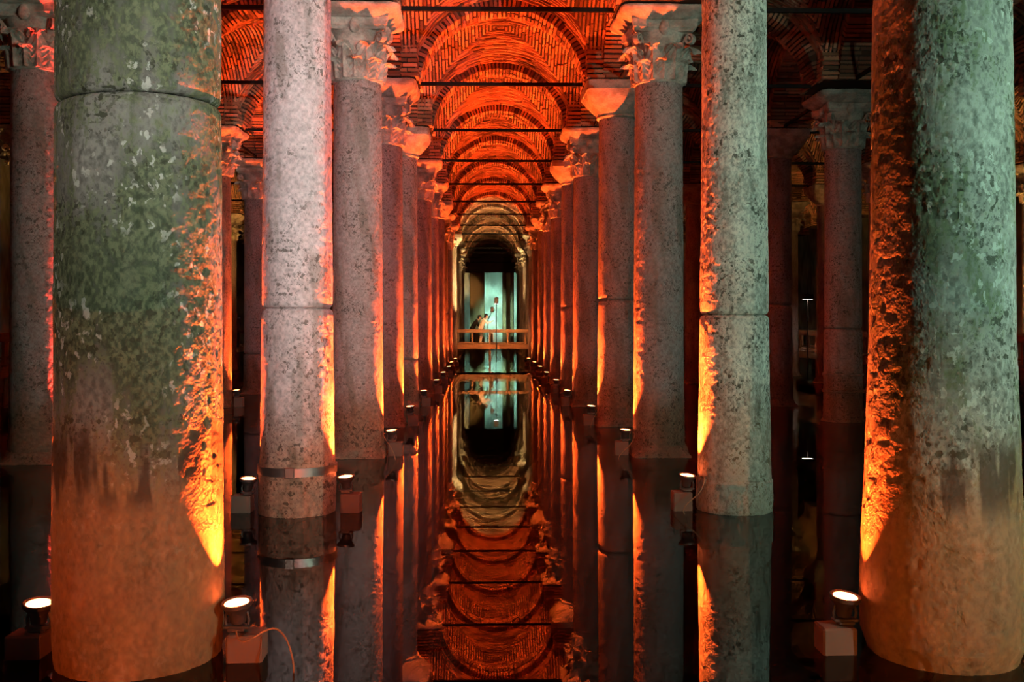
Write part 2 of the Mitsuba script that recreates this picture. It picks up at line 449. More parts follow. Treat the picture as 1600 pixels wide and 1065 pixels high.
# iron tie rods at the springing
bar = lambda L: ply(boxes([[0, 0, 0]], [np.diag([L / 2, .027, .034])]), 'iron')
BAR = bar(3.46)
ORD = ['nearest', 'second', 'third', 'fourth', 'fifth', 'sixth', 'seventh', 'eighth', 'ninth', 'tenth', 'eleventh', 'twelfth', 'thirteenth', 'fourteenth', 'fifteenth', 'sixteenth']
AISLE = {'L': 'central aisle', 'LL': 'aisle left of the central one', 'R': 'aisle right of the central one', 'LLL': 'outermost aisle on the left', 'RR': 'second aisle right of the central one'}
for a, b in zip(ROWS[:-1], ROWS[1:]):
    for i in range(2, LAST + 1):
        if (a in ('LLL',) and not 4 <= i <= 9) or (a == 'RR' and not 4 <= i <= 8) or a == 'RRR' or (a in ('LL', 'R') and i > 10):
            continue
        k = put('tie_rod', BAR, tr((ROWX[a] + ROWX[b]) / 2, YI(i), 7.105 + rng.uniform(-.02, .02), rng.uniform(-.3, .3)))
        tag(k, f'iron tie rod across the {AISLE[a]}, {ORD[i - 2]} in view', 'tie rod', 'iron tie rods across the aisles')
for r, why in (('L', 'left aisle row'), ('R', 'right aisle row'), ('RR', 'second row to the right'), ('LL', 'second row to the left')):
    for i in range(2, 8 if r in 'LR' else 6):
        k = put('tie_rod', BAR, tr(ROWX[r], YI(i) + W / 2, 7.10, 90))
        tag(k, f'iron tie rod running lengthwise along the {why}, {ORD[i - 2]} in view', 'tie rod', 'iron tie rods along the rows')


# ------------------------------------------------------------------ columns
def shaft(profile, z0, z1, nu, nv, seed, amp=1.0, skew=(0, 0), edge0=False, edge1=False, slope=0.0):
    """One drum: radius by height, weathered surface, rounded ragged edges at a joint."""
    a = np.arange(nu) * 2 * np.pi / nu
    z = np.linspace(z0, z1, nv)
    zz, aa = np.meshgrid(z, a, indexing='ij')
    pr = np.array(profile)
    r = np.interp(zz, pr[:, 0], pr[:, 1])
    P = np.stack([np.cos(aa) * r, np.sin(aa) * r, zz], -1)
    d = .012 * (meshkit.fbm(P * 2.2, 3, seed) - .5) + .004 * (meshkit.fbm(P * [9, 9, 6.5], 3, seed + 5) - .5)
    if nu > 100:
        d += .006 * (meshkit.fbm(P * [27, 27, 19], 3, seed + 9) - .5)
        pit = np.clip((meshkit.noise(P * [19, 19, 14], seed + 21) - .66) / .12, 0, 1) * np.clip((meshkit.fbm(P * 3.1, 2, seed + 30) - .36) / .2, 0, 1)
        d -= .006 * pit
    for on, ze_, sg in ((edge0, z0, 1), (edge1, z1, -1)):
        if on:
            rag = .010 + .022 * meshkit.fbm(np.stack([np.cos(aa) * 2, np.sin(aa) * 2, 0 * aa], -1), 3, seed + 3)
            d -= .045 * np.exp(-np.abs(zz - ze_) / rag)
    r = r + amp * d
    shear = slope * np.cos(aa - .4) * (np.clip(1 - np.abs(zz - (z1 if edge1 else z0)) / .5, 0, 1) if slope else 0)
    v = np.stack([np.cos(aa) * r + skew[0] * (zz - z0), np.sin(aa) * r + skew[1] * (zz - z0), zz + shear], -1).reshape(-1, 3)
    f = []
    j = np.arange(nu); k = (j + 1) % nu
    i = (np.arange(nv - 1) * nu)[:, None]
    f = np.vstack([np.stack([i + j, i + k, i + nu + k], -1).reshape(-1, 3), np.stack([i + j, i + nu + k, i + nu + j], -1).reshape(-1, 3)])
    n = len(v)
    v = np.vstack([v, [[0, 0, z0], [0, 0, z1]]])
    b = (nv - 1) * nu
    f = np.vstack([f, np.stack([k, j, 0 * j + n], 1), np.stack([b + j, b + k, 0 * j + n + 1], 1)])
    return trimesh.Trimesh(v, f, process=False)


def leaf_mesh(h, w, curl, r0, n=22, m=17):
    """An acanthus leaf rising along the bell at radius r0 (facing +x): pointed lobes along its edges, furrows between them, a raised midrib and a tip that curls over."""
    s = np.linspace(0, 1, n)[:, None]; t = np.linspace(-1, 1, m)[None]
    tooth = np.abs(np.sin((s + .35 * np.abs(t)) * 4.5 * np.pi))
    wid = w * np.clip(1.05 - .30 * s ** 2 - .75 * np.clip((s - .78) / .22, 0, 1) ** 2, .1, 2) * (.62 + .46 * tooth)
    c = np.clip((s - .55) / .45, 0, 1)
    out = r0 + .04 + .05 * s + curl * c ** 1.25
    z = h * (s - .40 * c ** 2.4 * s)
    furrow = .062 * (tooth - .5) * np.abs(t) ** .7 * np.clip(s * 4, 0, 1)
    x = out + .042 * np.exp(-(t / .13) ** 2) + furrow - .045 * t ** 2
    y = t * wid
    x = x - (y ** 2) / (2 * r0) * .9
    front = np.stack(np.broadcast_arrays(x, y, z + 0 * t), -1).reshape(-1, 3)
    back = front - np.array([.03, 0, .006])
    i = np.arange(n * m).reshape(n, m)
    q = np.stack([i[:-1, :-1], i[:-1, 1:], i[1:, 1:], i[1:, :-1]], -1).reshape(-1, 4)
    fr = np.vstack([q[:, [0, 1, 2]], q[:, [0, 2, 3]]])
    rim = np.r_[i[0, :], i[1:, -1], i[-1, -2::-1], i[-2:0:-1, 0]]
    nx = np.roll(rim, -1); N = n * m
    side = np.vstack([np.stack([rim, rim + N, nx + N], 1), np.stack([rim, nx + N, nx], 1)])
    return trimesh.Trimesh(np.vstack([front, back]), np.vstack([fr, fr[:, ::-1] + N, side]), process=False)


def volute_mesh():
    """A corner scroll: a strap that rises from the bell along +x and rolls up under the abacus."""
    a = np.linspace(0, 2.6 * np.pi, 30)
    r = .085 * (1 - a / (3.4 * np.pi))
    sp = np.stack([.60 - .02 + np.sin(a) * r, 0 * a, .70 - .085 + np.cos(a) * r], -1)
    stem = np.stack([np.linspace(.36, .575, 8), np.zeros(8), .40 + .30 * np.linspace(0, 1, 8) ** .8], -1)
    p = np.vstack([stem[:-1], sp])
    t = np.gradient(p, axis=0); t /= np.linalg.norm(t, axis=1, keepdims=True)
    nrm = np.stack([-t[:, 2], 0 * a[0] + 0 * t[:, 1], t[:, 0]], -1)
    wdt = np.r_[np.linspace(.03, .045, 7), np.full(30, .045)][:, None]
    yv = np.array([[0, 1.0, 0]])
    ring = np.stack([p + yv * wdt + nrm * .014, p - yv * wdt + nrm * .014, p - yv * wdt - nrm * .014, p + yv * wdt - nrm * .014], 1)
    v = ring.reshape(-1, 3); f = []
    for k in range(len(p) - 1):
        for j in range(4):
            a_, b_, c_, d_ = k * 4 + j, k * 4 + (j + 1) % 4, (k + 1) * 4 + (j + 1) % 4, (k + 1) * 4 + j
            f += [[a_, b_, c_], [a_, c_, d_]]
    m = trimesh.Trimesh(v, np.array(f + [[0, 2, 1], [0, 3, 2]]), process=False)
    m.fix_normals()
    return m


def abacus_mesh(z0=.74, z1=.92, half=.53, sag=.075):
    def ring(s):
        out = []
        for q in range(4):
            for t in np.linspace(-.94, .94, 9):
                x, y = half * s - sag * s * (1 - t * t), t * half * s
                c, d = math.cos(q * math.pi / 2), math.sin(q * math.pi / 2)
                out.append((x * c - y * d, x * d + y * c))
        return np.array(out)
    levels = [(z0, .90), (z0 + .035, .93), (z0 + .055, .985), (z1 - .05, 1.0), (z1 - .01, 1.03), (z1, 1.0)]
    v, f = [], []
    for z, s in levels:
        r = ring(s); v.append(np.c_[r, np.full(len(r), z)])
    n = len(r)
    j = np.arange(n); k = (j + 1) % n
    for i in range(len(levels) - 1):
        f += [np.stack([i * n + j, i * n + k, (i + 1) * n + k], 1), np.stack([i * n + j, (i + 1) * n + k, (i + 1) * n + j], 1)]
    v = np.vstack(v + [np.array([[0, 0, z0], [0, 0, z1]])])
    f += [np.stack([k, j, 0 * j + len(v) - 2], 1), np.stack([(len(levels) - 1) * n + j, (len(levels) - 1) * n + k, 0 * j + len(v) - 1], 1)]
    return trimesh.Trimesh(v, np.vstack(f), process=False)


def squircle(levels, n=40, z=None):
    """Loft of superellipse rings: (z, half size, exponent)."""
    a = np.arange(n) * 2 * np.pi / n
    v, f = [], []
    for z_, h, e in levels:
        r = h / (np.abs(np.cos(a)) ** e + np.abs(np.sin(a)) ** e) ** (1 / e)
        v.append(np.stack([r * np.cos(a), r * np.sin(a), np.full(n, z_)], -1))
    j = np.arange(n); k = (j + 1) % n
    for i in range(len(levels) - 1):
        f += [np.stack([i * n + j, i * n + k, (i + 1) * n + k], 1), np.stack([i * n + j, (i + 1) * n + k, (i + 1) * n + j], 1)]
    v = np.vstack(v + [np.array([[0, 0, levels[0][0]], [0, 0, levels[-1][0]]])])
    b = (len(levels) - 1) * n
    f += [np.stack([k, j, 0 * j + len(v) - 2], 1), np.stack([b + j, b + k, 0 * j + len(v) - 1], 1)]
    return trimesh.Trimesh(v, np.vstack(f), process=False)


def rough(mesh, amp, freq, seed):
    v = mesh.vertices
    n = trimesh.Trimesh(v, mesh.faces, process=False).vertex_normals
    mesh.vertices = v + n * (amp * (meshkit.fbm(v * freq, 3, seed) - .5))[:, None]
    return mesh


BELL = lathe([(.385, -.035), (.40, -.02), (.40, .0), (.37, .02), (.37, .30), (.385, .5), (.43, .66), (.47, .75)], 36)
LEAF_LOW, LEAF_HIGH = leaf_mesh(.42, .145, .13, .37), leaf_mesh(.74, .150, .185, .375)
VOL, ABA = volute_mesh(), abacus_mesh()
FLEURON = rough(squircle([(.68, .03, 2), (.72, .075, 2), (.82, .085, 2.5), (.90, .05, 2)], 14), .02, 20, 3)
rot = lambda m, deg: m.copy().apply_transform(trimesh.transformations.rotation_matrix(math.radians(deg), [0, 0, 1]))
P_BELL, P_LOW, P_HIGH, P_VOL, P_ABA = (ply(m, 'marble', s) for m, s in ((BELL, 40), (LEAF_LOW, 50), (LEAF_HIGH, 50), (VOL, 40), (ABA, 30)))
P_FLE = ply(FLEURON, 'marble', 40)
small = cat(BELL, ABA, *[rot(leaf_mesh(.42, .145, .13, .37, 9, 7), 45 * k) for k in range(8)], *[rot(leaf_mesh(.74, .15, .185, .375, 10, 7), 22.5 + 45 * k) for k in range(8)], *[rot(VOL, 45 + 90 * k) for k in range(4)])
P_SMALL = ply(small, 'marble', 40)
# impost block above a Corinthian capital, and the plain bowl-shaped capital
P_IMPOST = ply(rough(squircle([(0, .50, 9), (.03, .53, 9), (.10, .575, 9), (.20, .66, 9), (.26, .70, 10), (.38, .715, 12), (.40, .70, 12)], 64), .05, 4, 5), 'marble', 35)
P_BOWL = ply(rough(squircle([(0, .39, 2), (.035, .43, 2), (.05, .42, 2), (.06, .40, 2), (.12, .45, 2.2), (.24, .555, 2.8), (.36, .635, 4), (.46, .675, 6), (.50, .685, 8)], 56), .02, 4, 6), 'marble', 50)
P_BOWLTOP = ply(rough(squircle([(.50, .69, 12), (.52, .705, 12), (.685, .71, 12), (.697, .70, 12)], 56), .010, 5, 8), 'marble', 35)
P_PLINTH = ply(rough(squircle([(-.75, .465, 14), (-.03, .465, 14), (.0, .46, 14), (.02, .455, 4), (.09, .465, 2), (.12, .455, 2), (.15, .44, 2)], 56), .02, 5, 2), 'stone', 35)
ZCAP, ZBOWL = 5.90, 6.35

GEN = [ply(shaft([(-.75, .43), (0, .425), (.5, .41), (2, .398), (4, .388), (7, .372)], -.75, 6.40, 72, 150, 40 + k), 'stone', True) for k in range(3)]
GEN_LOW = [ply(shaft([(-.75, .43), (0, .425), (.5, .41), (2, .398), (4, .388), (7, .372)], -.75, z, 72, 60, 50 + k, edge1=True), 'stone', True) for k, z in enumerate((2.6, 1.2))]
GEN_UP = [ply(shaft([(-.75, .43), (0, .425), (.5, .41), (2, .398), (4, .388), (7, .372)], z, 6.40, 72, 110, 60 + k, edge0=True), 'stone', True) for k, z in enumerate((2.6, 1.2))]

# where the photograph shows a column away from the plain grid: (image column of its axis, distance) and its own shape
PLACE = {('L', 0): (219, 6.22), ('R', 0): (1470, 6.15), ('L', 1): (465, 10.95), ('R', 1): (1147, 10.95), ('L', 2): (559, 15.6), ('R', 2): (1029, 15.6),
         ('L', 3): (600, 20.22), ('R', 3): (964, 20.22), ('LL', 2): (60, 15.1), ('RR', 3): (1317, 20.9), ('RR', 4): (1213, 25.0), ('R', 4): (919, 25.0), ('L', 4): (629, 25.0), ('LL', 4): (337, 25.0), ('LL', 5): (402, 29.8)}
BOWLS = {('L', 4), ('R', 3), ('R', 5), ('RR', 4), ('R', 8), ('L', 7), ('LL', 6), ('RR', 6), ('L', 10), ('LLL', 5), ('RRR', 6), ('R', 11), ('LL', 9)}
JOINT = {('R', 3): 0, ('L', 4): 1, ('RR', 4): 0, ('L', 8): 0, ('R', 5): 0, ('RRR', 5): 0, ('LL', 5): 1}
SIDE = {'L': 'left aisle row', 'R': 'right aisle row', 'LL': 'second row to the left', 'RR': 'second row to the right',
        'LLL': 'third row to the left', 'RRR': 'third row to the right', 'RRRR': 'fourth row to the right'}
AXIS = {}


def shaft_near(key, profile, joints, seed, bsdf, nu=210, step=.0155, amp=1.0, slope=.0, top=6.4):
    zs = [-.7] + list(joints) + [top]
    for k, (a, b) in enumerate(zip(zs[:-1], zs[1:])):
        m = shaft(profile, a, b, nu, int((b - a) / step), seed + 7 * k, amp, (0, 0), k > 0, k < len(joints), slope)
        put(key + '__shaft', ply(m, bsdf, True))
        scene[list(scene)[-1]]['to_world'] = tr(*AXIS[key])


FIRST = {'L': -2, 'R': -2, 'LL': 2, 'RR': 3, 'LLL': 4, 'RRR': 4, 'RRRR': 5}
for r in ROWS:
    for i in range(FIRST[r], {'L': 15, 'R': 15, 'LL': 12, 'RR': 12, 'LLL': 12, 'RRR': 12, 'RRRR': 8}[r]):
        y = YI(i); x = ROWX[r] + rng.uniform(-.06, .06)
        if (r, i) in PLACE:
            px, y = PLACE[(r, i)]
            x = px_x(px, y)
        key = num('column')
        AXIS[key] = (x, y)
        AXIS[(r, i)] = (x, y)
        at = tr(x, y)
        bowl = (r, i) in BOWLS
        kind = 'bowl-shaped capital' if bowl else 'leafy Corinthian capital'
        n = i - max(FIRST[r], 0)
        label = f'round stone column with {kind}, {ORD[n]} in the {SIDE[r]}'
        if i < 0:  # out of view, stood here to shade columns ahead from the lamps
            label = f'{"second" if i < -1 else "next"} unseen stone column behind the viewer, shading lamp light, in the {SIDE[r]}'
        if (r, i) == ('L', 0):
            shaft_near(key, [(-.8, .50), (-.1, .485), (.05, .505), (.3, .515), (1, .508), (2.5, .50), (4, .494), (8, .48)], [3.47], 3, 'stone_algae', 230, slope=.018)
            label = 'massive green-stained column with a dark open joint, largest one, glowing on its inner edge'
        elif (r, i) == ('R', 0):
            shaft_near(key, [(-.8, .46), (-.1, .43), (.02, .455), (.12, .49), (.3, .497), (.6, .488), (1.2, .462), (2.0, .436), (3, .425), (4.2, .41), (8, .395)], [], 13, 'stone_algae', 230)
            label = 'thick mottled green column flaring at its foot, beside the large uplight, at the right border'
        elif (r, i) == ('L', 1):
            shaft_near(key, [(-.8, .40), (-.2, .41), (.0, .425), (.30, .43), (.52, .425), (.6, .412), (2.25, .392), (4, .378), (8, .36)], [2.27], 23, 'stone', 200)
            label = 'pale pitted column with a metal band near its foot, glowing along both edges'
        elif (r, i) == ('R', 1):
            shaft_near(key, [(-.8, .40), (-.1, .40), (.04, .43), (.34, .428), (.36, .412), (.9, .40), (2.2, .385), (4, .365), (8, .352)], [2.2], 33, 'stone_algae', 200)
            label = 'pale column with greenish lower drum, a looping cable and bright glow on its inner edge'
        elif (r, i) in (('L', 2), ('R', 2), ('LL', 2), ('RR', 3)):
            shaft_near(key, [(-.8, .43), (0, .425), (.25, .42), (.5, .41), (2, .398), (4, .388), (7, .378)], [2.0] if (r, i) == ('RR', 3) else [], 43 + 5 * i + len(r), 'stone', 120, .025)
            label = {('L', 2): 'pinkish column with square plinth and carved leafy capital, behind the banded column',
                     ('R', 2): 'greyish column on a square plinth with an ornate leafy capital, behind the greenish column',
                     ('LL', 2): 'dim grey column with bright red glowing edge, partly behind the massive green column',
                     ('RR', 3): 'dim grey column in the dark right aisle with two rings near its foot'}[(r, i)]
        elif (r, i) in JOINT:
            put(key + '__shaft', GEN_LOW[JOINT[(r, i)]], at); put(key + '__shaft', GEN_UP[JOINT[(r, i)]], at)
            label = f'jointed stone column with {kind}, {ORD[n]} in the {SIDE[r]}'
        else:
            put(key + '__shaft', GEN[(i + len(r)) % 3], at)
        if (r, i) not in (('L', 0), ('R', 0), ('L', 1), ('R', 1)) and i >= 0:
            put(key + '__plinth', P_PLINTH, tr(x, y, .02 if (r, i) != ('RR', 3) else -.1, rng.uniform(-2, 2)))
        rz = rng.uniform(-2, 2)
        if bowl:
            put(key + '__capital', P_BOWL, tr(x, y, ZBOWL, rz)); put(key + '__impost', P_BOWLTOP, tr(x, y, ZBOWL, rz))
        else:
            zc = ZCAP + .06 if i in (0, 1, 2) else (ZCAP - .1 if (r, i) == ('L', 3) else ZCAP)
            if 0 <= i <= 4 and r in ('L', 'R', 'LL', 'RR'):
                cap = put(key + '__capital', P_BELL, tr(x, y, zc, rz))
                for k in range(8):
                    put(cap + '__leaf', P_LOW, tr(x, y, zc, rz + 45 * k)); put(cap + '__leaf', P_HIGH, tr(x, y, zc, rz + 22.5 + 45 * k))
                for k in range(4):
                    put(cap + '__volute', P_VOL, tr(x, y, zc, rz + 45 + 90 * k)); put(cap + '__boss', P_FLE, tr(x, y, zc, rz + 90 * k) @ T().translate([.45, 0, 0]))
                put(cap + '__abacus', P_ABA, tr(x, y, zc, rz))
            else:
                put(key + '__capital', P_SMALL, tr(x, y, zc, rz))
            put(key + '__impost', P_IMPOST, tr(x, y, zc + .91, rz) @ T().scale([1, 1, (ZS - zc - .936) / .40]))
        tag(key, label, 'column', 'columns of the hall', 'thing')
        AXIS[(r, i, 'key')] = key

# metal band round the second column on the left, ring bands on the dim one on the right
x, y = AXIS[('L', 1)]
bandm = cat(lathe([(.428, .44), (.440, .442), (.440, .535), (.428, .537)], 64, False), bevel(-.05, .05, -.462, -.40, .43, .548, .008))
k = put(AXIS[('L', 1, 'key')] + '__metal_band', ply(bandm, 'band_metal', 30), tr(x, y))
tag(k, 'metal band with a clamp')
x, y = AXIS[('RR', 3)]
for z in (.98, .62):
    put(AXIS[('RR', 3, 'key')] + '__ring', ply(lathe([(.40, z), (.436, z + .01), (.436, z + .06), (.40, z + .07)], 40, False), 'stone', 30), tr(x, y))

# ------------------------------------------------------------------ uplights at the feet of the columns
HOUSING = cat(lathe([(.030, -.105), (.045, -.10), (.052, -.075), (.052, -.05), (.068, -.022), (.088, .0), (.098, .012), (.098, .034), (.090, .036), (.082, .026)], 24),)
YOKE = cat(tube([[.062, 0, -.03], [.074, 0, -.08], [.066, 0, -.125]], .009, 6), tube([[-.062, 0, -.03], [-.074, 0, -.08], [-.066, 0, -.125]], .009, 6), bevel(-.08, .08, -.035, .035, -.132, -.112, .006))
FOOT = bevel(-.055, .055, -.045, .045, -.150, -.122, .008)
LENS = lathe([(.0, .030), (.04, .032), (.078, .028)], 24, False)
LENS = trimesh.Trimesh(LENS.vertices, LENS.faces, process=False)
P_HOUS, P_YOKE, P_FOOT = ply(HOUSING, 'lamp_metal', 35), ply(YOKE, 'lamp_metal', 35), ply(FOOT, 'lamp_metal')
P_BLOCK = [ply(rough(tm(bevel(-.11, .11, -.10, .10, -.70, .0, .012)), .03, 7, 3 + k), 'concrete') for k in range(2)]
lens_n = LENS.face_normals[:, 2].mean()
if lens_n < 0:
    LENS = trimesh.Trimesh(LENS.vertices, LENS.faces[:, ::-1], process=False)
P_LENS = {}


def uplight(row, i, side, color, power, label, radial=.125, zl=.39, back=.06, weight=1.0, rad=0.42, lens=18.0, aim=.10, cutoff=31, beam=5):
    """A round floodlight on a stone block at the foot of a column: side +1 stands right of the shaft, -1 left."""
    x, y = AXIS[(row, i)]
    lx, ly = x + side * (rad + radial), y - back
    key = num('uplight')
    tilt = T().translate([lx, ly, zl]).rotate([0, 1, 0], -side * 4).rotate([1, 0, 0], 7)
    put(key + '__housing', P_HOUS, tilt); put(key + '__yoke', P_YOKE, tr(lx, ly, zl)); put(key + '__foot', P_FOOT, tr(lx, ly, zl))
    ck = tuple(np.round(color, 3)) + (lens,)
    if ck not in P_LENS:
        P_LENS[ck] = {**ply(LENS, 'black_metal'), 'emitter': {'type': 'area', 'radiance': {'type': 'rgb', 'value': [float(lens * GAIN * c) for c in color * [1, 1.8, 4]]}, 'sampling_weight': 0.01}}
    put(key + '__lens', P_LENS[ck], tilt)
    tag(key, label, 'uplight', 'uplights at the feet of the columns')
    b = put('stone_block', P_BLOCK[i % 2], tr(lx + side * .062, ly, zl - .152, rng.uniform(-3, 3)))
    tag(b, 'stone block carrying the ' + label.replace('round ', '').replace(', left side of the central aisle', ' left of the aisle').replace(', right side of the central aisle', ' right of the aisle').replace('at the foot of the', 'at the'), 'block', 'blocks under the uplights')
    spot(f'{key}_beam', (lx, ly, zl + .045), (lx - side * aim, ly + .15, zl + 6), color, power, cutoff, beam, weight)
    return lx, ly


SH = {'L': 'left', 'R': 'right'}
PW = 590.0
for i in range(0, 10):
    for r, s in (('L', 1), ('R', -1)):
        lab = f'round amber uplight at the foot of the {ORD[i]} column, {SH[r]} side of the central aisle'
        c, pw = AMBER, PW * {('L', 0): .95, ('R', 0): .31}.get((r, i), 1) * (1, 1, 1, 1, 1.05, 1.15, 1.05, .9, .85, .8)[i]
        uplight(r, i, s, c, pw, lab, weight=2.0 if i < 4 else .8, rad={('L', 0): .51, ('R', 0): .49}.get((r, i), .42), zl=.37 if i > 1 else (.36 if i else .32), back=.035 if i else (.09 if r == 'L' else -.02))
uplight('L', 0, -1, AMBER, 250, 'round amber uplight on the outer side of the massive green column', rad=.51, back=.0, zl=.30, weight=1.0)
uplight('L', 1, -1, AMBER, 400, 'round amber uplight on the outer side of the banded column', rad=.42, back=.02, zl=.34, weight=1.0)
uplight('LL', 2, 1, RED, 600, 'red uplight at the foot of the dim red-edged column', rad=.42, weight=1.5)
for i in (3, 4, 5, 6):
    uplight('LL', i, 1, AMBER, 500, f'round amber uplight at the foot of the {ORD[i - 2]} column, second row left', rad=.42, weight=.8)

# cables
def cable(pts, label, r=.006):
    tag(put('cable', ply(tube(spline(pts, 26), r, 6), 'cable', True)), label, 'cable')


x, y = AXIS[('R', 1)]
cable([[x - .44, y - .10, .36], [x - .41, y - .30, .36], [x - .46, y - .34, .26], [x - .58, y - .33, .14], [x - .64, y - .32, .06], [x - .60, y - .30, -.03]], 'thin cable looping down from the uplight at the pale greenish column')
x, y = AXIS[('R', 2)]
cable([[x - .44, y - .1, .36], [x - .47, y - .42, .30], [x - .60, y - .55, .16], [x - .72, y - .58, .04], [x - .72, y - .56, -.05]], 'thin cable hanging from the uplight at the greyish column')
x, y = AXIS[('L', 2)]
cable([[x + .45, y - .1, .36], [x + .50, y - .42, .28], [x + .62, y - .56, .12], [x + .66, y - .58, -.05]], 'thin cable hanging from the uplight at the pinkish column')
x, y = AXIS[('L', 0)]
cable([[x + .66, y - .21, .20], [x + .80, y - .30, .20], [x + .90, y - .26, .235], [x + .98, y - .30, .19], [x + 1.02, y - .3, -.05]], 'thin cable leaving the block beside the massive green column')
x, y = AXIS[('R', 3)]
cable([[x - .44, y - .1, .36], [x - .50, y - .45, .25], [x - .60, y - .58, .08], [x - .62, y - .58, -.05]], 'thin cable hanging from the uplight at the bowl capital column')

# ------------------------------------------------------------------ walkways with railings
def walkway(label, x0, x1, y0, y1, rails, along):
    """Timber deck at 1 m over the water on legs, with a railing along the given edges; along: 'x' or 'y'."""
    key = num('walkway')
    L = (x1 - x0) if along == 'x' else (y1 - y0)
    wd = (y1 - y0) if along == 'x' else (x1 - x0)
    n = int(wd / .16)
    P = ply(bevel(0, L, 0, wd / n - .012, .95, 1.0, .006), 'wood')
    base = (lambda o: tr(x0, y0 + o)) if along == 'x' else (lambda o: tr(x1 - o, y0, 0, 90))
    for k in range(n):
        put(key + '__plank', P, base(k * wd / n))
    F_ = ply(box(0, L, 0, .06, .72, .948), 'wood')
    Q = ply(bevel(-.06, .06, -.06, .06, -.7, .95, .01), 'wood')
    for o in (0.0, wd - .06):
        put(key + '__beam', F_, base(o))
    for s in np.arange(.5, L, 2.4):
        for o in (.15, wd - .15):
            a = (x0 + s, y0 + o) if along == 'x' else (x1 - o, y0 + s)
            put(key + '__leg', Q, tr(*a))
    RT_, RBm = ply(bevel(0, L, -.06, .06, 1.64, 1.83, .012), 'wood'), ply(bevel(0, L, -.05, .05, 1.04, 1.10, .01), 'wood')
    PO = ply(bevel(-.05, .05, -.04, .04, 1.0, 1.66, .01), 'wood')
    for o in rails:
        put(key + '__top_rail', RT_, base(o)); put(key + '__bottom_rail', RBm, base(o))
        for s in np.arange(.5, L, 1.0):
            a = (x0 + s, y0 + o) if along == 'x' else (x1 - o, y0 + s)
            put(key + '__post', PO, tr(a[0], a[1], 0, 0 if along == 'x' else 90))
    tag(key, label, 'walkway', kind='thing')


walkway('timber walkway with railing crossing the far end of the central aisle', -12.3, 13.0, 54.75, 57.3, (.1,), 'x')
walkway('timber walkway with railing running along the outermost aisle on the left', -15.0, -12.4, 20.0, 57.3, (.12, 2.5), 'y')
walkway('timber walkway with railing running along the outer aisle on the right', 13.1, 15.7, 14.0, 57.3, (2.5, .1), 'y')
walkway('timber walkway the viewer stands on', -12.0, 12.0, -2.4, 0.3, (), 'x')


# ------------------------------------------------------------------ pole lamps
def pole_lamp(x, y, z0, zh, label, lens, tilt=(0, 0), head=.10, arm=0.0, box_h=.34):
    key = num('pole_lamp')
    pts = [[0, 0, z0], [0, 0, (z0 + zh) / 2], [0, 0, zh]] if not arm else [[0, 0, z0], [0, 0, zh - .55], [arm * .45, 0, zh - .25], [arm, 0, zh]]
    put(key + '__pole', ply(tube(pts, .022, 8), 'black_metal', True), tr(x, y))
    H = cat(bevel(-head * 1.15, head * 1.15, -head, head, 0, box_h, .012), bevel(-.03, .03, -.03, .03, box_h, box_h + .04, .005), bevel(-head * 1.22, head * 1.22, -head * 1.05, head * 1.05, .02, .04, .004))
    put(key + '__head', ply(H, 'black_metal'), tr(x + arm, y, zh))
    if lens is not None:
        L_ = trimesh.Trimesh(np.array([[-head, -head * .9, 0], [head, -head * .9, 0], [head, head * .9, 0], [-head, head * .9, 0.0]]) + [0, 0, -.006], [[0, 2, 1], [0, 3, 2]], process=False)
        put(key + '__lens', {**ply(L_, 'black_metal'), 'emitter': {'type': 'area', 'radiance': {'type': 'rgb', 'value': [float(v * GAIN) for v in lens]}, 'sampling_weight': .03}}, tr(x + arm, y, zh))
    tag(key, label, 'lamp', 'pole lamps on the walkways')


pole_lamp(px_x(775.5, 54.4), 54.4, -.7, 3.28, 'black box lamp on a tall straight pole at the far walkway', (40, 34, 30))
pole_lamp(px_x(762, 56.9), 56.9, 1.002, 2.84, 'smaller black box lamp on a bent pole beside the two people', None, arm=.26, head=.085, box_h=.27)
for k_, (a_, t_, c_, pw_, co_, bw_, w_) in enumerate(UNSEEN_LAMPS[:3]):  # fixtures of the out-of-view lamps that light the near columns
    pole_lamp(a_[0], a_[1] - .25, 1.003, a_[2] - .1, ('unseen pole lamp beside the viewer, placed to light the right columns greenish', 'unseen pole lamp behind the viewer, placed to light the left columns white', 'unseen pole lamp left of the viewer, placed to light the massive green column')[k_], None)
for px, py, y, nm in ((1262, 467, 37.0, 'white lamp over the railing in the dark right aisle'), (1239, 465, 45.0, 'smaller white lamp far back in the dark right aisle'), (364, 463, 48.0, 'white lamp over the left walkway railing')):
    pole_lamp(px_x(px, y), y, 1.0 if y > 40 else -.7, CAMZ + (HORIZON - py) * y / F, nm, (60, 52, 42), head=.16, box_h=.2)

# ------------------------------------------------------------------ far end: piers before the end wall, unseen lamps placed to light it warm and turquoise
def end_pier(px0, px1, y, label, depth=.5, bsdf='plaster', z1=8.2):
    x0, x1 = px_x(px0, y), px_x(px1, y)
    m = cat(bevel(x0, x1, y, y + depth, -.7, z1, .04), bevel(x0 - .06, x1 + .06, y - .06, y + depth + .06, -.7, .35, .03))
    tag(put('square_pier', ply(m, bsdf)), label, 'pier', kind='thing')


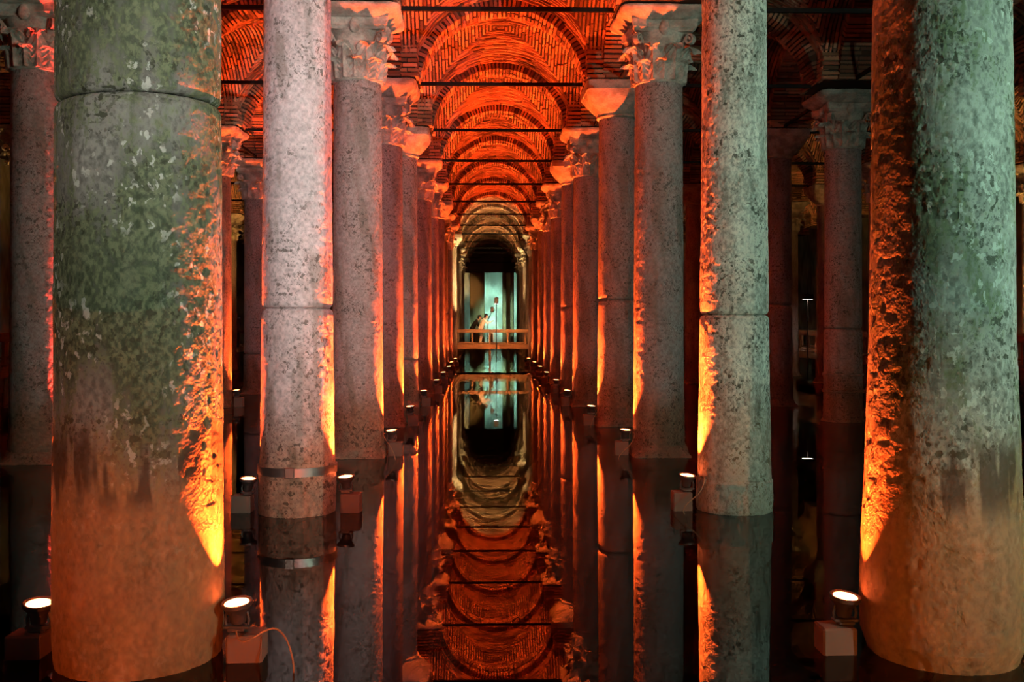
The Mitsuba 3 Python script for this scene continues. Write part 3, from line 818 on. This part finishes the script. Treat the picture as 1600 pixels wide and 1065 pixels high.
bs('brown_plaster', {'type': 'twosided', 'b': pri((0.17, 0.10, 0.05), 0.9)})
end_pier(734, 757, 80.5, 'wide brown pier behind the two people at the far end', bsdf='brown_plaster')
end_pier(785, 791, 81.0, 'narrow brown pier before the turquoise far wall', bsdf='brown_plaster')
end_pier(797.5, 803, 81.0, 'narrow greenish pier at the right end of the turquoise far wall', bsdf='brown_plaster')
spot('unseen_end_light_0', (px_x(773, 76), 76.0, 1.5), (px_x(776, 84), 84, 3.4), CYAN, 420, 24, 9, .7)  # unseen source, placed to light the far wall turquoise
spot('unseen_end_light_1', (px_x(727, 79), 79.0, 1.5), (px_x(727, 84), 84, 3.0), CYAN, 26, 30, 12, .5)
spot('unseen_end_light_2', (px_x(738, 74), 72.0, 1.2), (px_x(728, 84), 84, 6.2), WARM, 260, 9, 5, .5)  # unseen source, placed to light a warm patch on the far wall
for k_, (i, px, pw) in enumerate(((10, 742, 420), (12, 780, 330), (13, 750, 90))):
    y = YI(i) - .9
    spot(f'unseen_warm_light_{k_}', (px_x(px, y), y, 1.2), (px_x(px, y), y + 1.2, 8), WARM, pw, 34, 14, .8)  # unseen sources, placed to light the far vaults cream
spot('unseen_yellow_light_0', (-13.4, 27.0, 1.3), (-12.2, 25.5, 6.5), YELLOW, 90, 50, 20, .6)  # this and the next three: unseen, placed to light the outer aisles yellow
spot('unseen_yellow_light_1', (-9.6, 40.0, 1.3), (-11.5, 41.0, 6.5), YELLOW, 120, 50, 20, .5)
spot('unseen_yellow_light_2', (10.2, 40.0, 1.3), (11.8, 43.0, 7), YELLOW, 120, 50, 25, .6)
spot('unseen_yellow_light_3', (16.4, 27.5, 1.3), (17.0, 30.0, 7), YELLOW, 110, 60, 25, .6)
spot('unseen_rail_light_0', (px_x(770, 52), 52.0, 3.0), (px_x(770, 55), 55.2, 1.4), np.array([1.0, .40, .13]), 70, 50, 25, .6)  # unseen source, placed to light the far railing orange

# ------------------------------------------------------------------ unseen lamps under the viewer's walkway, placed to light the column feet
for (a_, t_, *_), nm in zip(UNSEEN_LAMPS[3:], ('left', 'right', 'middle')):
    key = num('uplight')
    d_ = T().translate([a_[0], a_[1] - .06, a_[2]]).rotate([0, 0, 1], math.degrees(math.atan2(t_[1] - a_[1], t_[0] - a_[0])) - 90).rotate([1, 0, 0], -88)
    put(key + '__housing', P_HOUS, d_)
    put(key + '__bracket', ply(bevel(-.02, .02, -.02, .02, .06, .52, .004), 'lamp_metal'), tr(a_[0], a_[1] - .14, a_[2]))
    tag(key, f'unseen floodlight under the viewer walkway, placed to light the column feet, on the {nm}', 'uplight')


# ------------------------------------------------------------------ people
def ball(p, r):
    return m3.Manifold.sphere(r, 16).translate(list(map(float, p)))


def bone(a, ra, b, rb):
    return m3.Manifold.batch_hull([ball(a, ra), ball(b, rb)])


def hand(w, e, s):
    """Palm, four curled fingers of different lengths and a thumb at its side, from wrist w, forearm coming from e."""
    w, e = np.array(w, float), np.array(e, float)
    d = (w - e) / np.linalg.norm(w - e)
    side = np.cross(d, [0, 0, 1]); side /= np.linalg.norm(side)
    dn = np.cross(side, d) * -1
    if dn[2] > 0:
        dn = -dn
    parts = [m3.Manifold.batch_hull([ball(w, .024), ball(w + d * .085 + side * .030, .013), ball(w + d * .085 - side * .030, .013)])]
    for k, L in enumerate((.066, .076, .072, .056)):
        b = w + d * .085 + side * (.030 - .020 * k)
        m = b + d * L * .5 + dn * L * .12
        t = m + d * L * .28 + dn * L * .42
        parts += [bone(b, .0095, m, .0088), bone(m, .0088, t, .0078)]
    b = w + d * .03 + side * s * .028
    m = b + d * .03 + side * s * .030 + dn * .01
    parts += [bone(b, .012, m, .010), bone(m, .010, m + d * .034 + dn * .012, .009)]
    return parts


def person(x, y, z, face, label, J, top, legs, hair, long_hair=False):
    """A standing figure; J holds the joints in metres, +x ahead of the figure, +y to its left."""
    key = num('person')
    g = {k: np.array(v, float) for k, v in J.items()}
    body, shirt, pants, shoes = [], [], [], []
    body += [bone(g['hip'] + [0, .07, 0], .115, g['hip'] + [0, -.07, 0], .115), m3.Manifold.batch_hull([ball(g['hip'], .125), ball(g['chest'] + [0, .07, 0], .115), ball(g['chest'] + [0, -.07, 0], .115)]),
             m3.Manifold.batch_hull([ball(g['chest'], .11), ball(g['shl'], .06), ball(g['shr'], .06)]), bone(g['chest'], .08, g['neck'], .052), bone(g['neck'], .052, g['head'] - [0, 0, .05], .055)]
    h = g['head']
    body += [m3.Manifold.batch_hull([ball(h + [-.015, 0, .035], .088), ball(h + [.035, 0, .0], .070), ball(h + [.045, 0, -.065], .042)]), bone(h + [.098, 0, .015], .010, h + [.112, 0, -.016], .014),
             ball(h + [0, .088, -.005], .02), ball(h + [0, -.088, -.005], .02), bone(h + [.085, .02, -.052], .008, h + [.085, -.02, -.052], .008)]
    shirt += [m3.Manifold.batch_hull([ball(g['hip'] + [0, .06, -.02], .135), ball(g['hip'] + [0, -.06, -.02], .135), ball(g['chest'] + [0, .07, 0], .128), ball(g['chest'] + [0, -.07, 0], .128)]),
              m3.Manifold.batch_hull([ball(g['chest'], .122), ball(g['shl'], .074), ball(g['shr'], .074)])]
    for s, sg in (('l', 1), ('r', -1)):
        body += [bone(g['sh' + s], .052, g['el' + s], .040), bone(g['el' + s], .040, g['wr' + s], .026)] + hand(g['wr' + s], g['el' + s], -sg)
        shirt += [bone(g['sh' + s], .068, g['el' + s], .054), bone(g['el' + s], .054, g['wr' + s] * .85 + g['el' + s] * .15, .040)]
        hp = g['hip'] + [0, .095 * sg, -.04]
        body += [bone(hp, .088, g['kn' + s], .058), bone(g['kn' + s], .058, g['an' + s], .040)]
        pants += [bone(hp, .102, g['kn' + s], .072), bone(g['kn' + s], .072, g['an' + s] + [0, 0, .03], .056)]
        shoes += [m3.Manifold.batch_hull([ball(g['an' + s] + [-.03, 0, -.04], .042), ball(g['an' + s] + [.13, 0, -.052], .030), ball(g['an' + s], .05)])]
    pants += [bone(g['hip'] + [0, .06, -.02], .128, g['hip'] + [0, -.06, -.02], .128)]
    ad = lambda ms, ln: trimesh.smoothing.filter_taubin(tm(m3.Manifold.batch_boolean(ms, m3.OpType.Add).refine_to_length(ln)), iterations=6)
    at = tr(x, y, z, face)
    put(key + '__body', ply(ad(body, .02), 'skin', True), at)
    put(key + '__shirt', ply(ad(shirt, .04), top, True), at)
    put(key + '__trousers', ply(ad(pants, .04), legs, True), at)
    for m in shoes:
        put(key + '__shoe', ply(m, 'cloth_dark', True), at)
    hm = [m3.Manifold.batch_hull([ball(h + [-.035, 0, .055], .092), ball(h + [.01, 0, .075], .078)]), m3.Manifold.batch_hull([ball(h + [-.06, 0, .02], .08), ball(h + [-.075, 0, -.06 if not long_hair else -.2], .055)])]
    put(key + '__hair', ply(ad(hm, .03), hair, True), at)
    for sg in (1, -1):
        put(key + '__eye', ply(ball(h + [.098, .03 * sg, .012], .009), 'cloth_dark', True), at)
    tag(key, label, 'person', kind='thing')


LEAN = dict(hip=(-.04, 0, .92), chest=(.10, 0, 1.26), neck=(.20, 0, 1.44), head=(.28, 0, 1.56), shl=(.14, .18, 1.37), shr=(.14, -.18, 1.37), ell=(.36, .20, 1.16), elr=(.36, -.20, 1.16), wrl=(.58, .12, 1.27), wrr=(.58, -.12, 1.27),
            knl=(.03, .10, .49), knr=(.0, -.10, .49), anl=(-.02, .10, .09), anr=(-.10, -.10, .09))
BEND = dict(hip=(-.08, 0, .90), chest=(.12, 0, 1.22), neck=(.26, 0, 1.40), head=(.36, 0, 1.50), shl=(.18, .18, 1.33), shr=(.18, -.18, 1.33), ell=(.30, .22, 1.05), elr=(.26, -.22, 1.05), wrl=(.50, .16, .98), wrr=(.46, -.16, .98),
            knl=(.06, .10, .48), knr=(-.02, -.10, .48), anl=(.02, .10, .09), anr=(-.16, -.10, .09))
STAND = dict(hip=(0, 0, .90), chest=(.0, 0, 1.25), neck=(.0, 0, 1.43), head=(.02, 0, 1.55), shl=(0, .18, 1.37), shr=(0, -.18, 1.37), ell=(-.02, .24, 1.10), elr=(.02, -.24, 1.10), wrl=(.10, .22, .88), wrr=(.16, -.20, .90),
             knl=(.02, .10, .48), knr=(.0, -.10, .48), anl=(0, .10, .09), anr=(-.03, -.10, .09))
yp = 55.7
person(px_x(740, 56.4), 56.4, 1.0, 0, 'person in dark clothes bending towards the railing of the far walkway', BEND, 'cloth_dark', 'cloth_dark', 'hair_dark')
person(px_x(752, 55.4), 55.4, 1.0, 4, 'person in a white top leaning over the far railing with arms forward', LEAN, 'cloth_white', 'cloth_grey', 'hair_dark')
person(px_x(368, 47.2), 47.2, 1.0, 120, 'person with fair hair and blue top on the left walkway', STAND, 'cloth_blue', 'cloth_dark', 'hair_fair', True)
# framed dark board standing on the far walkway
xb = px_x(767.5, 56.4)
k = num('board')
put(k + '__panel', ply(bevel(xb - .10, xb + .10, 56.4, 56.44, 1.03, 1.58, .006), 'black_metal'))
fr = cat(bevel(xb - .13, xb - .10, 56.38, 56.45, 1.003, 1.62, .004), bevel(xb + .10, xb + .13, 56.38, 56.45, 1.003, 1.62, .004), bevel(xb - .10, xb + .10, 56.38, 56.45, 1.58, 1.62, .004))
put(k + '__frame', ply(fr, 'cloth_white'))
tag(k, 'small dark board with a pale frame behind the far railing', 'board')
